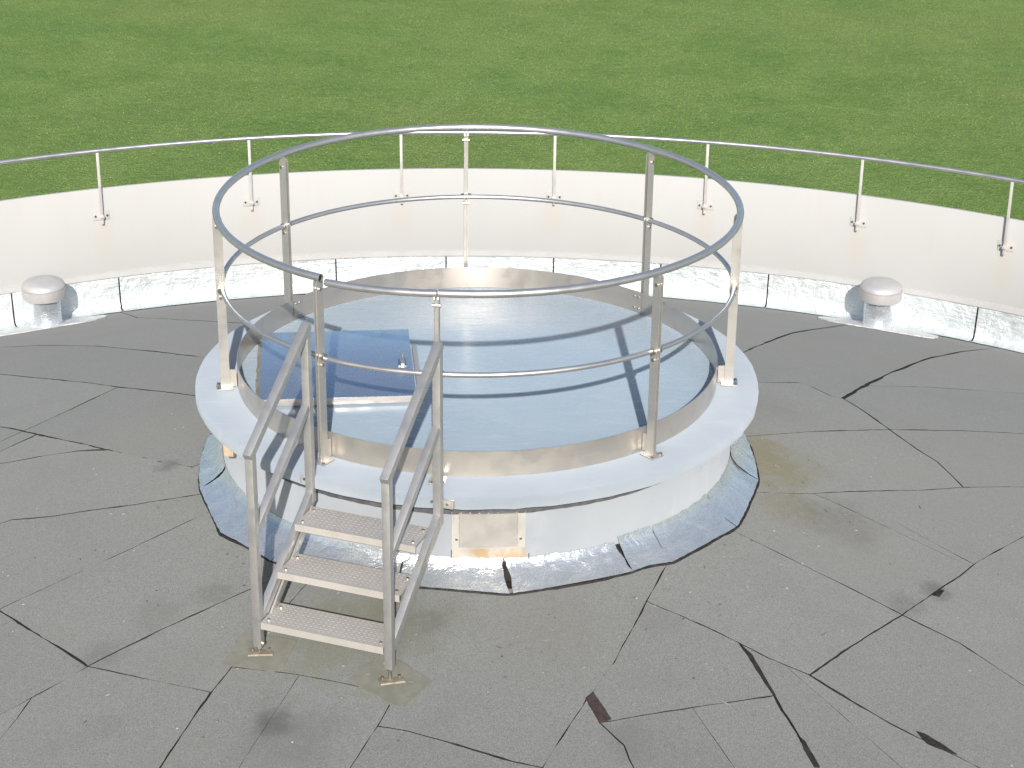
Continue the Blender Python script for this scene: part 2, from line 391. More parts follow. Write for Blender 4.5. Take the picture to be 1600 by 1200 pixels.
SHEETS = [
 [[2.406,-1.494,8.0],[2.703,-1.661,8.0],[2.794,-1.748,2.5],[3.573,-2.502,2.5],[4.26,-2.983,8.0],[8.468,-5.93,2.0],[8.578,-5.73,2.0],[8.766,-5.348,2.0],[8.938,-4.958,2.0],[9.092,-4.562,2.0],[9.229,-4.159,2.0],[9.348,-3.75,2.0],[9.449,-3.336,2.0],[9.532,-2.919,2.0],[9.597,-2.498,2.0],[9.643,-2.075,2.0],[9.671,-1.65,2.0],[9.68,-1.225,2.0],[9.671,-0.799,2.0],[9.643,-0.374,2.0],[9.597,0.049,2.0],[9.532,0.47,2.0],[9.449,0.887,2.0],[9.348,1.3,2.0],[9.229,1.709,2.0],[9.092,2.112,2.0],[8.938,2.509,2.0],[8.766,2.899,2.0],[8.578,3.28,2.0],[8.373,3.654,2.0],[8.152,4.018,2.0],[7.916,4.371,2.0],[7.664,4.715,2.0],[7.566,4.837,2.5],[6.775,3.868,2.5],[4.725,1.357,2.5],[3.458,-0.194,5.9],[2.995,-0.761,9.0],[2.967,-0.799,9.0],[2.866,-0.942,9.0],[2.553,-1.32,9.0]],
 [[-3.192,1.401,19.8],[-3.298,1.535,21.3],[-3.557,1.823,2.5],[-6.994,5.654,2.0],[-7.27,5.367,2.0],[-7.55,5.047,2.0],[-7.817,4.715,2.0],[-8.068,4.371,2.0],[-8.305,4.018,2.0],[-8.526,3.654,2.0],[-8.73,3.28,2.0],[-8.919,2.899,2.0],[-9.09,2.509,2.0],[-9.244,2.112,2.0],[-9.381,1.709,2.0],[-9.5,1.3,2.0],[-9.602,0.887,2.0],[-9.685,0.47,2.0],[-9.749,0.049,2.0],[-9.796,-0.374,2.0],[-9.824,-0.799,2.0],[-9.833,-1.225,2.0],[-9.824,-1.65,2.0],[-9.796,-2.075,2.0],[-9.749,-2.498,2.0],[-9.685,-2.919,2.0],[-9.602,-3.336,2.0],[-9.5,-3.75,2.0],[-9.381,-4.159,2.0],[-9.244,-4.562,2.0],[-9.09,-4.958,2.0],[-8.996,-5.173,2.5],[-8.443,-4.548,2.5],[-7.712,-3.719,2.5],[-3.25,1.336,8.9]],
 [[-4.445,5.704,23.9],[-4.014,5.403,23.9],[-3.342,4.715,23.9],[-2.743,3.881,23.9],[-2.06,2.834,2.5],[-1.071,1.319,2.0],[-0.975,1.393,2.0],[-0.85,1.472,2.0],[-0.718,1.541,2.0],[-0.581,1.597,2.0],[-0.44,1.642,2.0],[-0.295,1.674,2.0],[-0.148,1.694,2.0],[0.0,1.7,2.0],[0.148,1.694,2.0],[0.295,1.674,2.0],[0.44,1.642,2.0],[0.581,1.597,2.0],[0.718,1.541,2.0],[0.85,1.472,2.0],[0.975,1.393,2.0],[1.093,1.302,2.0],[1.202,1.202,2.0],[1.244,1.157,2.5],[1.429,1.332,2.5],[2.044,3.101,29.2],[2.458,4.293,29.2],[2.885,5.426,29.2],[2.914,5.503,29.2],[3.385,6.416,2.5],[4.012,7.633,2.0],[3.657,7.789,2.0],[3.261,7.943,2.0],[2.858,8.08,2.0],[2.449,8.199,2.0],[2.035,8.301,2.0],[1.618,8.384,2.0],[1.197,8.448,2.0],[0.891,8.482,2.0],[0.774,8.495,2.0],[0.349,8.523,2.0],[-0.076,8.532,2.0],[-0.502,8.523,2.0],[-0.927,8.495,2.0],[-1.041,8.482,8.0],[-0.344,2.798,2.5],[-1.838,4.835,21.2],[-2.396,5.596,21.2],[-3.088,6.525,21.2],[-3.367,6.851,21.2],[-3.711,7.744,2.5],[-3.739,7.817,2.0],[-3.81,7.789,2.0],[-4.079,7.671,2.0],[-4.2,7.618,2.0],[-4.581,7.429,2.0],[-4.955,7.225,2.0],[-5.319,7.004,2.0],[-5.672,6.767,2.0],[-5.82,6.659,2.5]],
 [[0.329,-2.962,2.5],[-3.428,-10.387,2.0],[-3.413,-10.393,2.0],[-3.01,-10.53,2.0],[-2.601,-10.649,2.0],[-2.188,-10.75,2.0],[-1.771,-10.833,2.0],[-1.35,-10.898,2.0],[-0.927,-10.944,2.0],[-0.502,-10.972,2.0],[-0.076,-10.981,2.0],[0.349,-10.972,2.0],[0.774,-10.944,2.0],[1.197,-10.898,2.0],[1.618,-10.833,2.0],[2.035,-10.75,2.0],[2.449,-10.649,2.0],[2.828,-10.538,2.5],[0.78,-2.939,10.0],[0.741,-2.795,10.0],[0.626,-2.652,10.0],[0.587,-2.458,9.0],[0.561,-2.502,9.0]],
 [[1.416,-1.976,18.0],[1.483,-2.138,18.0],[1.558,-2.357,18.0],[1.606,-2.508,18.0],[1.659,-2.672,18.0],[1.717,-2.839,2.5],[3.281,-7.369,8.0],[4.404,-9.891,2.0],[4.429,-9.879,2.0],[4.802,-9.674,2.0],[5.166,-9.453,2.0],[5.52,-9.217,2.0],[5.863,-8.965,2.0],[6.195,-8.699,2.0],[6.515,-8.418,2.0],[6.55,-8.384,8.0],[3.201,-4.098,2.5],[1.641,-2.1,9.0],[1.562,-2.065,9.0]],
 [[-2.344,-2.223,10.0],[-2.494,-2.324,2.5],[-8.41,-6.294,2.0],[-8.305,-6.467,2.0],[-8.068,-6.821,2.0],[-7.817,-7.164,2.0],[-7.55,-7.496,2.0],[-7.27,-7.816,2.0],[-6.975,-8.124,2.0],[-6.668,-8.418,2.0],[-6.614,-8.465,8.0],[-3.201,-4.098,2.5],[-3.038,-3.889,2.5],[-2.452,-2.515,5.0],[-2.396,-2.384,5.0]],
 [[1.641,-2.1,2.5],[3.201,-4.098,8.0],[6.55,-8.384,2.0],[6.823,-8.124,2.0],[7.117,-7.816,2.0],[7.398,-7.496,2.0],[7.664,-7.164,2.0],[7.916,-6.821,2.0],[8.152,-6.467,2.0],[8.373,-6.103,2.0],[8.428,-6.003,2.5],[5.445,-4.312,2.5],[2.578,-2.688,15.0],[2.398,-2.586,15.0],[2.185,-2.465,15.0],[1.973,-2.316,15.0],[1.774,-2.159,9.0]],
 [[0.626,-2.652,10.0],[0.741,-2.795,10.0],[0.78,-2.939,2.5],[2.828,-10.538,2.0],[2.858,-10.53,2.0],[3.261,-10.393,2.0],[3.657,-10.239,2.0],[4.047,-10.067,2.0],[4.404,-9.891,8.0],[3.281,-7.369,8.0],[2.115,-4.75,2.5],[1.114,-2.501,7.0],[0.971,-2.545,7.0],[0.669,-2.641,7.0]],
 [[-3.711,7.744,21.2],[-3.367,6.851,21.2],[-3.088,6.525,21.2],[-2.396,5.596,21.2],[-1.838,4.835,2.5],[-0.344,2.798,8.0],[-1.041,8.482,2.0],[-1.35,8.448,2.0],[-1.771,8.384,2.0],[-2.188,8.301,2.0],[-2.601,8.199,2.0],[-3.01,8.08,2.0],[-3.413,7.943,2.0],[-3.739,7.817,2.5]],
 [[-2.08,-2.04,10.0],[-2.344,-2.223,5.0],[-2.396,-2.384,5.0],[-2.452,-2.515,2.5],[-3.038,-3.889,2.5],[-5.391,-9.405,2.0],[-5.319,-9.453,2.0],[-4.955,-9.674,2.0],[-4.581,-9.879,2.0],[-4.369,-9.984,2.5],[-1.573,-2.863,20.0],[-1.377,-2.363,6.0],[-1.77,-2.193,6.0]],
 [[-2.595,-1.498,2.5],[-4.503,-2.6,8.0],[-8.988,-5.19,2.0],[-8.919,-5.348,2.0],[-8.73,-5.73,2.0],[-8.526,-6.103,2.0],[-8.41,-6.294,2.5],[-2.494,-2.324,10.0],[-2.344,-2.223,10.0],[-2.08,-2.04,11.0],[-2.418,-1.688,11.0]],
 [[-2.943,-0.323,2.5],[-4.809,-0.641,2.5],[-7.712,-3.719,2.5],[-8.443,-4.548,2.5],[-2.705,-1.366,9.0],[-2.372,-1.182,9.0],[-2.029,-1.006,9.0],[-1.573,-0.747,2.5],[-1.537,-0.726,2.0],[-1.597,-0.581,2.0],[-1.612,-0.535,2.5],[-1.658,-0.529,9.3],[-2.117,-0.474,9.6],[-2.423,-0.417,9.7],[-2.566,-0.4,10.0],[-2.866,-0.31,10.1]],
 [[1.992,1.863,10.3],[2.414,2.262,10.6],[2.477,2.205,10.3],[2.601,1.953,10.1],[2.685,1.967,37.1],[2.693,1.985,37.1],[3.014,2.71,37.1],[3.488,3.781,37.1],[3.996,4.875,37.1],[4.596,5.944,37.1],[5.071,6.648,2.5],[5.266,6.937,2.0],[5.166,7.004,2.0],[4.802,7.225,2.0],[4.429,7.429,2.0],[4.05,7.616,8.0],[2.885,5.426,29.2],[2.458,4.293,29.2],[2.044,3.101,2.5],[1.429,1.332,2.5]],
 [[2.77,1.719,18.2],[2.893,1.295,11.4],[3.52,1.767,12.6],[4.113,2.15,2.5],[6.775,3.868,2.5],[7.566,4.837,2.0],[7.398,5.047,2.0],[7.117,5.367,2.0],[7.002,5.487,2.5],[4.619,3.894,8.0],[3.629,3.232,8.0],[3.053,2.743,2.5],[3.014,2.71,37.1],[2.693,1.985,2.5]],
 [[-3.977,3.867,2.5],[-6.061,6.479,2.0],[-6.348,6.249,2.0],[-6.668,5.969,2.0],[-6.975,5.674,2.0],[-6.994,5.654,2.5],[-3.557,1.823,21.3],[-3.298,1.535,19.8],[-3.192,1.401,8.9],[-3.105,1.5,9.3],[-2.926,1.742,10.1],[-2.664,2.207,15.9],[-3.028,2.684,15.9],[-3.593,3.386,15.9]],
 [[-0.498,-2.683,8.0],[-0.621,-2.951,2.5],[-3.954,-10.175,2.0],[-3.81,-10.239,2.0],[-3.428,-10.387,2.5],[0.329,-2.962,8.0],[0.178,-2.924,8.0],[-0.141,-2.8,8.0],[-0.335,-2.724,8.0]],
 [[-4.445,5.704,2.5],[-5.82,6.659,2.0],[-6.016,6.516,2.0],[-6.061,6.479,2.5],[-3.977,3.867,15.9],[-3.593,3.386,15.9],[-3.028,2.684,15.9],[-2.664,2.207,15.2],[-2.33,1.794,2.5],[-1.509,0.78,2.0],[-1.472,0.85,2.0],[-1.393,0.975,2.0],[-1.302,1.093,2.0],[-1.202,1.202,2.0],[-1.093,1.302,2.0],[-1.071,1.319,2.5],[-2.06,2.834,23.9],[-2.743,3.881,23.9],[-3.342,4.715,23.9],[-4.014,5.403,23.9]],
 [[3.014,2.71,2.5],[3.053,2.743,8.0],[3.629,3.232,8.0],[4.619,3.894,2.5],[7.002,5.487,2.0],[6.823,5.674,2.0],[6.515,5.969,2.0],[6.195,6.249,2.0],[5.863,6.516,2.0],[5.52,6.767,2.0],[5.266,6.937,2.5],[5.071,6.648,37.1],[4.596,5.944,37.1],[3.996,4.875,37.1],[3.488,3.781,37.1]],
 [[-3.201,-4.098,8.0],[-6.614,-8.465,2.0],[-6.348,-8.699,2.0],[-6.016,-8.965,2.0],[-5.672,-9.217,2.0],[-5.391,-9.405,2.5],[-3.038,-3.889,2.5]],
 [[3.201,0.388,8.7],[3.705,0.709,2.5],[4.725,1.357,2.5],[6.775,3.868,2.5],[4.113,2.15,12.6],[3.52,1.767,11.4],[2.893,1.295,16.5],[3.008,0.988,15.4],[3.12,0.787,14.1]],
 [[-1.377,-2.363,20.0],[-1.573,-2.863,2.5],[-4.369,-9.984,2.0],[-4.2,-10.067,2.0],[-4.087,-10.117,8.0],[-1.948,-4.821,2.5],[-0.925,-2.289,5.0],[-0.968,-2.274,5.0],[-1.158,-2.223,5.0],[-1.29,-2.186,6.0]],
 [[-0.925,-2.289,2.5],[-1.948,-4.821,8.0],[-4.087,-10.117,2.0],[-3.954,-10.175,2.5],[-0.621,-2.951,8.0],[-0.498,-2.683,8.0],[-0.419,-2.476,5.0],[-0.746,-2.351,5.0]],
 [[-2.409,0.488,15.7],[-2.648,0.615,16.2],[-2.921,0.684,16.4],[-3.193,0.726,2.5],[-3.479,0.77,2.5],[-4.809,-0.641,2.5],[-2.943,-0.323,10.1],[-2.866,-0.31,10.0],[-2.566,-0.4,9.7],[-2.423,-0.417,9.6],[-2.117,-0.474,9.3],[-1.658,-0.529,2.5],[-1.612,-0.535,2.0],[-1.642,-0.44,2.0],[-1.674,-0.295,2.0],[-1.694,-0.148,2.0],[-1.695,-0.11,12.4],[-1.77,-0.142,12.7],[-2.001,0.051,14.3]],
 [[1.774,-2.159,15.0],[1.973,-2.316,15.0],[2.185,-2.465,15.0],[2.398,-2.586,15.0],[2.578,-2.688,2.5],[5.445,-4.312,2.5],[3.573,-2.502,2.5],[2.794,-1.748,8.0],[2.703,-1.661,8.0],[2.406,-1.494,9.0],[2.048,-1.868,9.0]],
 [[-1.29,-2.186,5.0],[-1.158,-2.223,5.0],[-0.968,-2.274,5.0],[-0.925,-2.289,5.0],[-0.746,-2.351,5.0],[-0.419,-2.476,8.0],[-0.498,-2.683,8.0],[-0.335,-2.724,8.0],[-0.141,-2.8,8.0],[0.178,-2.924,8.0],[0.329,-2.962,9.0],[0.561,-2.502,9.0],[0.587,-2.458,9.0],[0.726,-2.215,9.0],[0.931,-1.723,9.0],[1.084,-1.363,2.5],[1.12,-1.277,2.0],[1.093,-1.302,2.0],[0.975,-1.393,2.0],[0.85,-1.472,2.0],[0.718,-1.541,2.0],[0.581,-1.597,2.0],[0.44,-1.642,2.0],[0.295,-1.674,2.0],[0.148,-1.694,2.0],[-0.0,-1.7,2.0],[-0.148,-1.694,2.0],[-0.295,-1.674,2.0],[-0.44,-1.642,2.0],[-0.581,-1.597,2.0],[-0.718,-1.541,2.0],[-0.85,-1.472,2.0],[-0.869,-1.46,2.5],[-1.18,-1.997,6.0]],
 [[-2.664,2.207,10.1],[-2.926,1.742,9.3],[-3.105,1.5,8.9],[-3.192,1.401,19.8],[-3.051,1.223,18.1],[-2.741,0.86,16.3],[-2.409,0.488,14.3],[-2.001,0.051,12.7],[-1.77,-0.142,12.4],[-1.695,-0.11,2.0],[-1.7,0.0,2.0],[-1.694,0.148,2.0],[-1.674,0.295,2.0],[-1.642,0.44,2.0],[-1.597,0.581,2.0],[-1.541,0.718,2.0],[-1.509,0.78,2.5],[-2.33,1.794,15.2]],
 [[-2.705,-1.366,2.5],[-8.443,-4.548,2.5],[-8.996,-5.173,2.0],[-8.988,-5.19,8.0],[-4.503,-2.6,2.5],[-2.595,-1.498,11.0],[-2.7,-1.386,2.5]],
 [[2.77,1.719,12.3],[2.685,1.967,10.1],[2.601,1.953,10.3],[2.477,2.205,10.6],[2.414,2.262,10.3],[1.992,1.863,2.5],[1.429,1.332,2.5],[1.244,1.157,2.0],[1.302,1.093,2.0],[1.393,0.975,2.0],[1.472,0.85,2.0],[1.541,0.718,2.0],[1.597,0.581,2.0],[1.642,0.44,2.0],[1.674,0.295,2.0],[1.676,0.28,2.5],[2.075,0.622,9.2],[2.356,0.863,10.0],[2.729,1.17,10.6],[2.893,1.295,18.2]],
 [[1.71,-0.474,6.0],[1.941,-0.386,6.2],[2.072,-0.324,6.9],[2.263,-0.21,6.9],[2.818,0.123,7.8],[3.069,0.288,8.1],[3.201,0.388,14.1],[3.12,0.787,15.4],[3.008,0.988,16.5],[2.893,1.295,10.6],[2.729,1.17,10.0],[2.356,0.863,9.2],[2.075,0.622,2.5],[1.676,0.28,2.0],[1.694,0.148,2.0],[1.7,0.0,2.0],[1.694,-0.148,2.0],[1.674,-0.295,2.0],[1.642,-0.44,2.0],[1.621,-0.508,2.5]],
 [[4.26,-2.983,2.5],[3.573,-2.502,2.5],[5.445,-4.312,2.5],[8.428,-6.003,2.0],[8.468,-5.93,8.0]],
 [[2.995,-0.761,5.9],[3.458,-0.194,2.5],[4.725,1.357,2.5],[3.705,0.709,8.7],[3.201,0.388,8.1],[3.069,0.288,7.8],[2.818,0.123,6.9],[2.263,-0.21,2.5],[2.869,-0.666,7.3]],
 [[1.558,-2.357,7.0],[1.313,-2.441,7.0],[1.114,-2.501,2.5],[2.115,-4.75,8.0],[3.281,-7.369,2.5],[1.717,-2.839,18.0],[1.659,-2.672,18.0],[1.606,-2.508,18.0]],
 [[-2.705,-1.366,2.5],[-2.7,-1.386,11.0],[-2.595,-1.498,11.0],[-2.418,-1.688,11.0],[-2.08,-2.04,10.0],[-1.722,-1.821,10.0],[-1.24,-1.571,10.0],[-0.985,-1.432,2.5],[-0.946,-1.411,2.0],[-0.975,-1.393,2.0],[-1.093,-1.302,2.0],[-1.202,-1.202,2.0],[-1.302,-1.093,2.0],[-1.393,-0.975,2.0],[-1.472,-0.85,2.0],[-1.537,-0.726,2.5],[-1.573,-0.747,9.0],[-2.029,-1.006,9.0],[-2.372,-1.182,9.0]],
 [[2.406,-1.494,9.0],[2.553,-1.32,9.0],[2.866,-0.942,9.0],[2.967,-0.799,2.5],[2.351,-0.459,4.9],[2.185,-0.368,5.0],[2.072,-0.324,6.2],[1.941,-0.386,6.0],[1.71,-0.474,2.5],[1.621,-0.508,2.0],[1.597,-0.581,2.0],[1.541,-0.718,2.0],[1.472,-0.85,2.0],[1.424,-0.926,2.5],[1.984,-1.245,8.0],[2.206,-1.371,8.0]],
 [[1.084,-1.363,9.0],[0.931,-1.723,9.0],[1.167,-1.841,9.0],[1.416,-1.976,9.0],[1.562,-2.065,9.0],[1.641,-2.1,9.0],[1.774,-2.159,9.0],[2.048,-1.868,9.0],[2.406,-1.494,8.0],[2.206,-1.371,8.0],[1.984,-1.245,2.5],[1.424,-0.926,2.0],[1.393,-0.975,2.0],[1.302,-1.093,2.0],[1.202,-1.202,2.0],[1.12,-1.277,2.5]],
 [[-3.192,1.401,8.9],[-3.25,1.336,2.5],[-7.712,-3.719,2.5],[-4.809,-0.641,2.5],[-3.479,0.77,2.5],[-3.26,1.002,28.7],[-3.051,1.223,19.8]],
 [[0.931,-1.723,9.0],[0.726,-2.215,9.0],[0.587,-2.458,10.0],[0.626,-2.652,7.0],[0.669,-2.641,7.0],[0.971,-2.545,7.0],[1.114,-2.501,7.0],[1.313,-2.441,7.0],[1.558,-2.357,18.0],[1.483,-2.138,18.0],[1.416,-1.976,9.0],[1.167,-1.841,9.0]],
 [[-2.08,-2.04,6.0],[-1.77,-2.193,6.0],[-1.377,-2.363,6.0],[-1.29,-2.186,6.0],[-1.18,-1.997,2.5],[-0.869,-1.46,2.0],[-0.946,-1.411,2.5],[-0.985,-1.432,10.0],[-1.24,-1.571,10.0],[-1.722,-1.821,10.0]],
 [[-3.051,1.223,28.7],[-3.26,1.002,2.5],[-3.479,0.77,2.5],[-3.193,0.726,16.4],[-2.921,0.684,16.2],[-2.648,0.615,15.7],[-2.409,0.488,16.3],[-2.741,0.86,18.1]],
 [[2.967,-0.799,9.0],[2.995,-0.761,7.3],[2.869,-0.666,2.5],[2.263,-0.21,6.9],[2.072,-0.324,5.0],[2.185,-0.368,4.9],[2.351,-0.459,2.5]],
 [[2.885,5.426,8.0],[4.05,7.616,2.0],[4.012,7.633,2.5],[3.385,6.416,29.2],[2.914,5.503,29.2]],
 [[2.77,1.719,2.5],[2.693,1.985,37.1],[2.685,1.967,12.3]]]

def offset_poly(P):
    n = len(P); out = []
    for i in range(n):
        a, b, c = P[i-1], P[i], P[(i+1) % n]
        d0 = Vector((b[0]-a[0], b[1]-a[1])); d1 = Vector((c[0]-b[0], c[1]-b[1]))
        if d0.length < 1e-6 or d1.length < 1e-6: continue
        d0.normalize(); d1.normalize()
        n0 = Vector((-d0.y, d0.x)); n1 = Vector((-d1.y, d1.x))
        w0, w1 = a[2]*.00040, b[2]*.00040
        den = n0.x*n1.y-n0.y*n1.x
        if abs(den) < .08: q = (n0*w0+n1*w1)*.5
        else:
            q = Vector(((w0*n1.y-w1*n0.y)/den, (n0.x*w1-n1.x*w0)/den))
            if q.length > .03: q = q.normalized()*.03
        out.append((b[0]+q.x, b[1]+q.y, b[2]))
    return out
def densify(P, seed):
    out = []
    for i, p in enumerate(P):
        q = P[(i+1) % len(P)]; L = math.hypot(q[0]-p[0], q[1]-p[1])
        near = min(math.hypot(p[0], p[1]+1), math.hypot(q[0], q[1]+1)) < 5.5
        st = .045 if near else .3
        k = max(1, int(L/st)); nx, ny = -(q[1]-p[1])/max(L, 1e-6), (q[0]-p[0])/max(L, 1e-6)
        amp = min(.0012+.00042*p[2], .0065)
        for s in range(k):
            f = s/k; x, y = p[0]+(q[0]-p[0])*f, p[1]+(q[1]-p[1])*f
            if s:
                e = amp*(1.1*mn.noise(Vector((x*5, y*5, seed)))+.8*mn.noise(Vector((x*19, y*19, seed+7))))+p[2]*.0005*mn.noise(Vector((x*1.9, y*1.9, seed+3)))
                x += nx*e; y += ny*e
            out.append((x, y))
    return out
def felt_sheet(idx, P):
    pts = densify(offset_poly(P), idx*3.7)
    bm = bmesh.new()
    try: bm.faces.new([bm.verts.new((x, y, 0)) for x, y in pts])
    except ValueError: bm.free(); return
    xs = [p[0] for p in pts]; ys = [p[1] for p in pts]
    for ax, lo, hi in ((0, min(xs), max(xs)), (1, min(ys), max(ys))):
        g = math.floor(lo/.3)*.3+.3
        while g < hi:
            co = (g, 0, 0) if ax == 0 else (0, g, 0); no = (1, 0, 0) if ax == 0 else (0, 1, 0)
            bmesh.ops.bisect_plane(bm, geom=bm.verts[:]+bm.edges[:]+bm.faces[:], plane_co=co, plane_no=no, dist=1e-6)
            g += .3
    lift = rnd.uniform(0, .003)
    for v in bm.verts:
        v.co.z = zr(v.co.x, v.co.y)+lift+wob(v.co.x, v.co.y, 0, 1.6, .003)
    ex = bmesh.ops.extrude_edge_only(bm, edges=[e for e in bm.edges if len(e.link_faces) == 1])
    for v in ex['geom']:
        if isinstance(v, bmesh.types.BMVert): v.co.z -= .016
        if isinstance(v, bmesh.types.BMEdge):
            for f in v.link_faces: f.material_index = 1
    bmesh.ops.recalc_face_normals(bm, faces=bm.faces)
    big = max(bm.faces, key=lambda f: f.calc_area())
    if big.normal.z < 0: bmesh.ops.reverse_faces(bm, faces=bm.faces)
    me = bpy.data.meshes.new('felt_sheet'); bm.to_mesh(me); bm.free()
    me.materials.append(MAT['felt']); me.materials.append(MAT['bitumen'])
    link('felt_sheet', me, deck)
for i, P in enumerate(SHEETS): felt_sheet(i, P)

def ground_patch(name, pts, h, mat, parent, th=.006):
    """thin piece lying on the sloping roof, outline in plan"""
    n = len(pts); cx = sum(p[0] for p in pts)/n; cy = sum(p[1] for p in pts)/n
    top = [(x, y, zr(x, y)+h) for x, y in pts]; bot = [(x, y, zr(x, y)+h-th-.006) for x, y in pts]
    v = top+bot+[(cx, cy, zr(cx, cy)+h)]
    f = [(i, (i+1) % n, 2*n) for i in range(n)]+[(i+n, (i+1) % n+n, (i+1) % n, i) for i in range(n)]
    return MB().add(v, f).build(name, mat, parent, smooth=0)
def ragged(pts, amp, step, seed):
    out = []
    for i, p in enumerate(pts):
        q = pts[(i+1) % len(pts)]; L = math.hypot(q[0]-p[0], q[1]-p[1]); k = max(1, int(L/step))
        for s in range(k):
            x, y = p[0]+(q[0]-p[0])*s/k, p[1]+(q[1]-p[1])*s/k
            out.append((x+amp*mn.noise(Vector((x*23, y*23, seed))), y+amp*mn.noise(Vector((x*23, y*23, seed+5)))))
    return out
# torn laps and bitumen runs
for i, (mat, pts) in enumerate([
    ('bitumen_brown', [(0.559, -2.489), (0.604, -2.441), (0.69, -2.626), (0.626, -2.657)]),
    ('bitumen', [(1.422, -1.985), (1.478, -2.065), (1.527, -2.228), (1.565, -2.356), (1.546, -2.345), (1.48, -2.169)]),
    ('bitumen', [(2.29, -2.486), (2.336, -2.496), (2.424, -2.563), (2.48, -2.616), (2.448, -2.609), (2.328, -2.568)]),
    ('bitumen', [(1.654, -2.641), (1.68, -2.669), (1.727, -2.837), (1.697, -2.842), (1.662, -2.724)]),
    ('bitumen', [(2.635, -1.235), (2.692, -1.15), (2.72, -1.159), (2.678, -1.233)])]):
    o = ground_patch('bitumen_run', ragged(pts, .005, .022, i*2.2), .0065, mat, deck)

# aluminium flashing at the foot of the parapet, sheet by sheet
def foil_grid(name, mat, a0, a1, prof, na, parent, c=(0, 0), crink=.006, freq=9, seed=0, follow=False):
    V = []; F = []; m_ = len(prof)
    for i in range(na+1):
        t = R(a0+(a1-a0)*i/na)
        for k, (r, z) in enumerate(prof):
            x, y = c[0]+r*math.cos(t), c[1]+r*math.sin(t)
            e = wob(x+seed, y, z, freq, crink)+wob(x, y+seed, z, freq*3, crink*.5)
            zz = z
            if follow and k >= m_-2: zz = zr(x, y)+.012
            V.append((x-e*math.cos(t), y-e*math.sin(t), zz+(e*.6 if 0 < k < m_-1 else e*.25)))
    for i in range(na):
        for k in range(m_-1): F.append((i*m_+k, (i+1)*m_+k, (i+1)*m_+k+1, i*m_+k+1))
    return MB().add(V, F).build(name, mat, parent, smooth=60)
tk(MB().lathe([(RP+.010, -2.30), (RP+.009, -2.50), (RF+.050, ZF-.03)], n=240, c=(PCX, PCY)).build('flashing_bed', 'bitumen'))
joints = [118.34, 111.86, 105.83, 98.46, 91.56, 84.8, 78.08, 71.34, 64.9, 58.47]
a = 58.47-6.75
while a > 40: joints.append(a); a -= 6.75
a = 118.34+6.75
while a < 400-.0: joints.insert(0, a); a += 6.75
for i in range(len(joints)):
    a1 = joints[i]; a0 = joints[i+1] if i+1 < len(joints) else joints[0]-360
    if a1-a0 < 1: continue
    gp = .045
    prof = [(RP-.006, -2.298+.006*mn.noise(Vector((i*3.1, 0, 0)))), (RP-.014, -2.37), (RP-.018, -2.44), (RP-.022, -2.52), (RP-.03, -2.585),
            (RF+.012, -2.635), (RF-.03, ZF+.02), (RF-.13, ZF+.0)]
    vis = 45 < a0 < 130
    tk(foil_grid('flashing_sheet', 'foil_wall', a0+gp, a1-gp, prof, 24 if vis else 6, None, (PCX, PCY), .011, 5, i*13.7, True))
# termination strip above the flashing
m = MB().lathe([(RP+.002, -2.245), (RP-.012, -2.25), (RP-.020, -2.30), (RP-.012, -2.312), (RP+.002, -2.312)], n=240, c=(PCX, PCY))
tk(m.build('edge_strip', 'strip_paint'))

# ================================================================== perimeter handrail on the parapet
pr_ = empty('perimeter_handrail', (PCX, PCY, ZP))
tag(pr_, 'thin steel handrail on short posts bolted inside the cream parapet', 'railing')
def pp(o): o.parent = pr_; o.location = (-PCX, -PCY, -ZP); return o
RR, ZR_ = 9.765, -.925
def arc(r, z, a0, a1, n, c=(0, 0)): return [(c[0]+r*math.cos(R(a0+(a1-a0)*i/n)), c[1]+r*math.sin(R(a0+(a1-a0)*i/n)), z) for i in range(n+1)]
pp(MB().tube(arc(RR, ZR_, 0, 360, 240, (PCX, PCY))[:-1], .0215, 12, closed=True).build('top_rail', 'rail_steel', smooth=60))
pm = MB().box(-.014, .014, -.010, .010, -.74, -.015)
pm.prism([(-.014, -.74), (.014, -.74), (.012, -.775), (-.012, -.775)], -.0098, .0098)
pme = pm.mesh('post', 'pale_steel', bevel=.003)
plm = MB().box(-.085, .085, -.004, .006, -.048, .048).mesh('bracket_plate', 'parapet_paint', bevel=.003)
arm = MB().box(-.012, .012, 0, .05, -.03, .03).box(-.022, .022, -.022, 0, -.014, .014).mesh('bracket_arm', 'pale_steel', bevel=.002)
bolt = MB().cyl((0, 0, 0), (0, -1, 0), .011, .014, 8).mesh('bolt', 'bolt_steel')
for a in (131.0, 121.8, 112.62, 103.55, 94.3, 84.85, 75.5, 66.13, 57.24, 48.0, 38.8):
    rz = R(a-90); c_, s_ = math.cos(R(a)), math.sin(R(a))
    po = link('post', pme, pr_, (RR*c_, RR*s_, ZR_-ZP), (0, 0, rz))
    br = link('bracket_plate', plm, pr_, ((RP-.007)*c_, (RP-.007)*s_, -1.62-ZP), (0, 0, rz))
    link('bracket_arm', arm, br, (0, -.048, 0))
    for q in (-.06, .06): link('bolt', bolt, br, (q, -.006, 0))

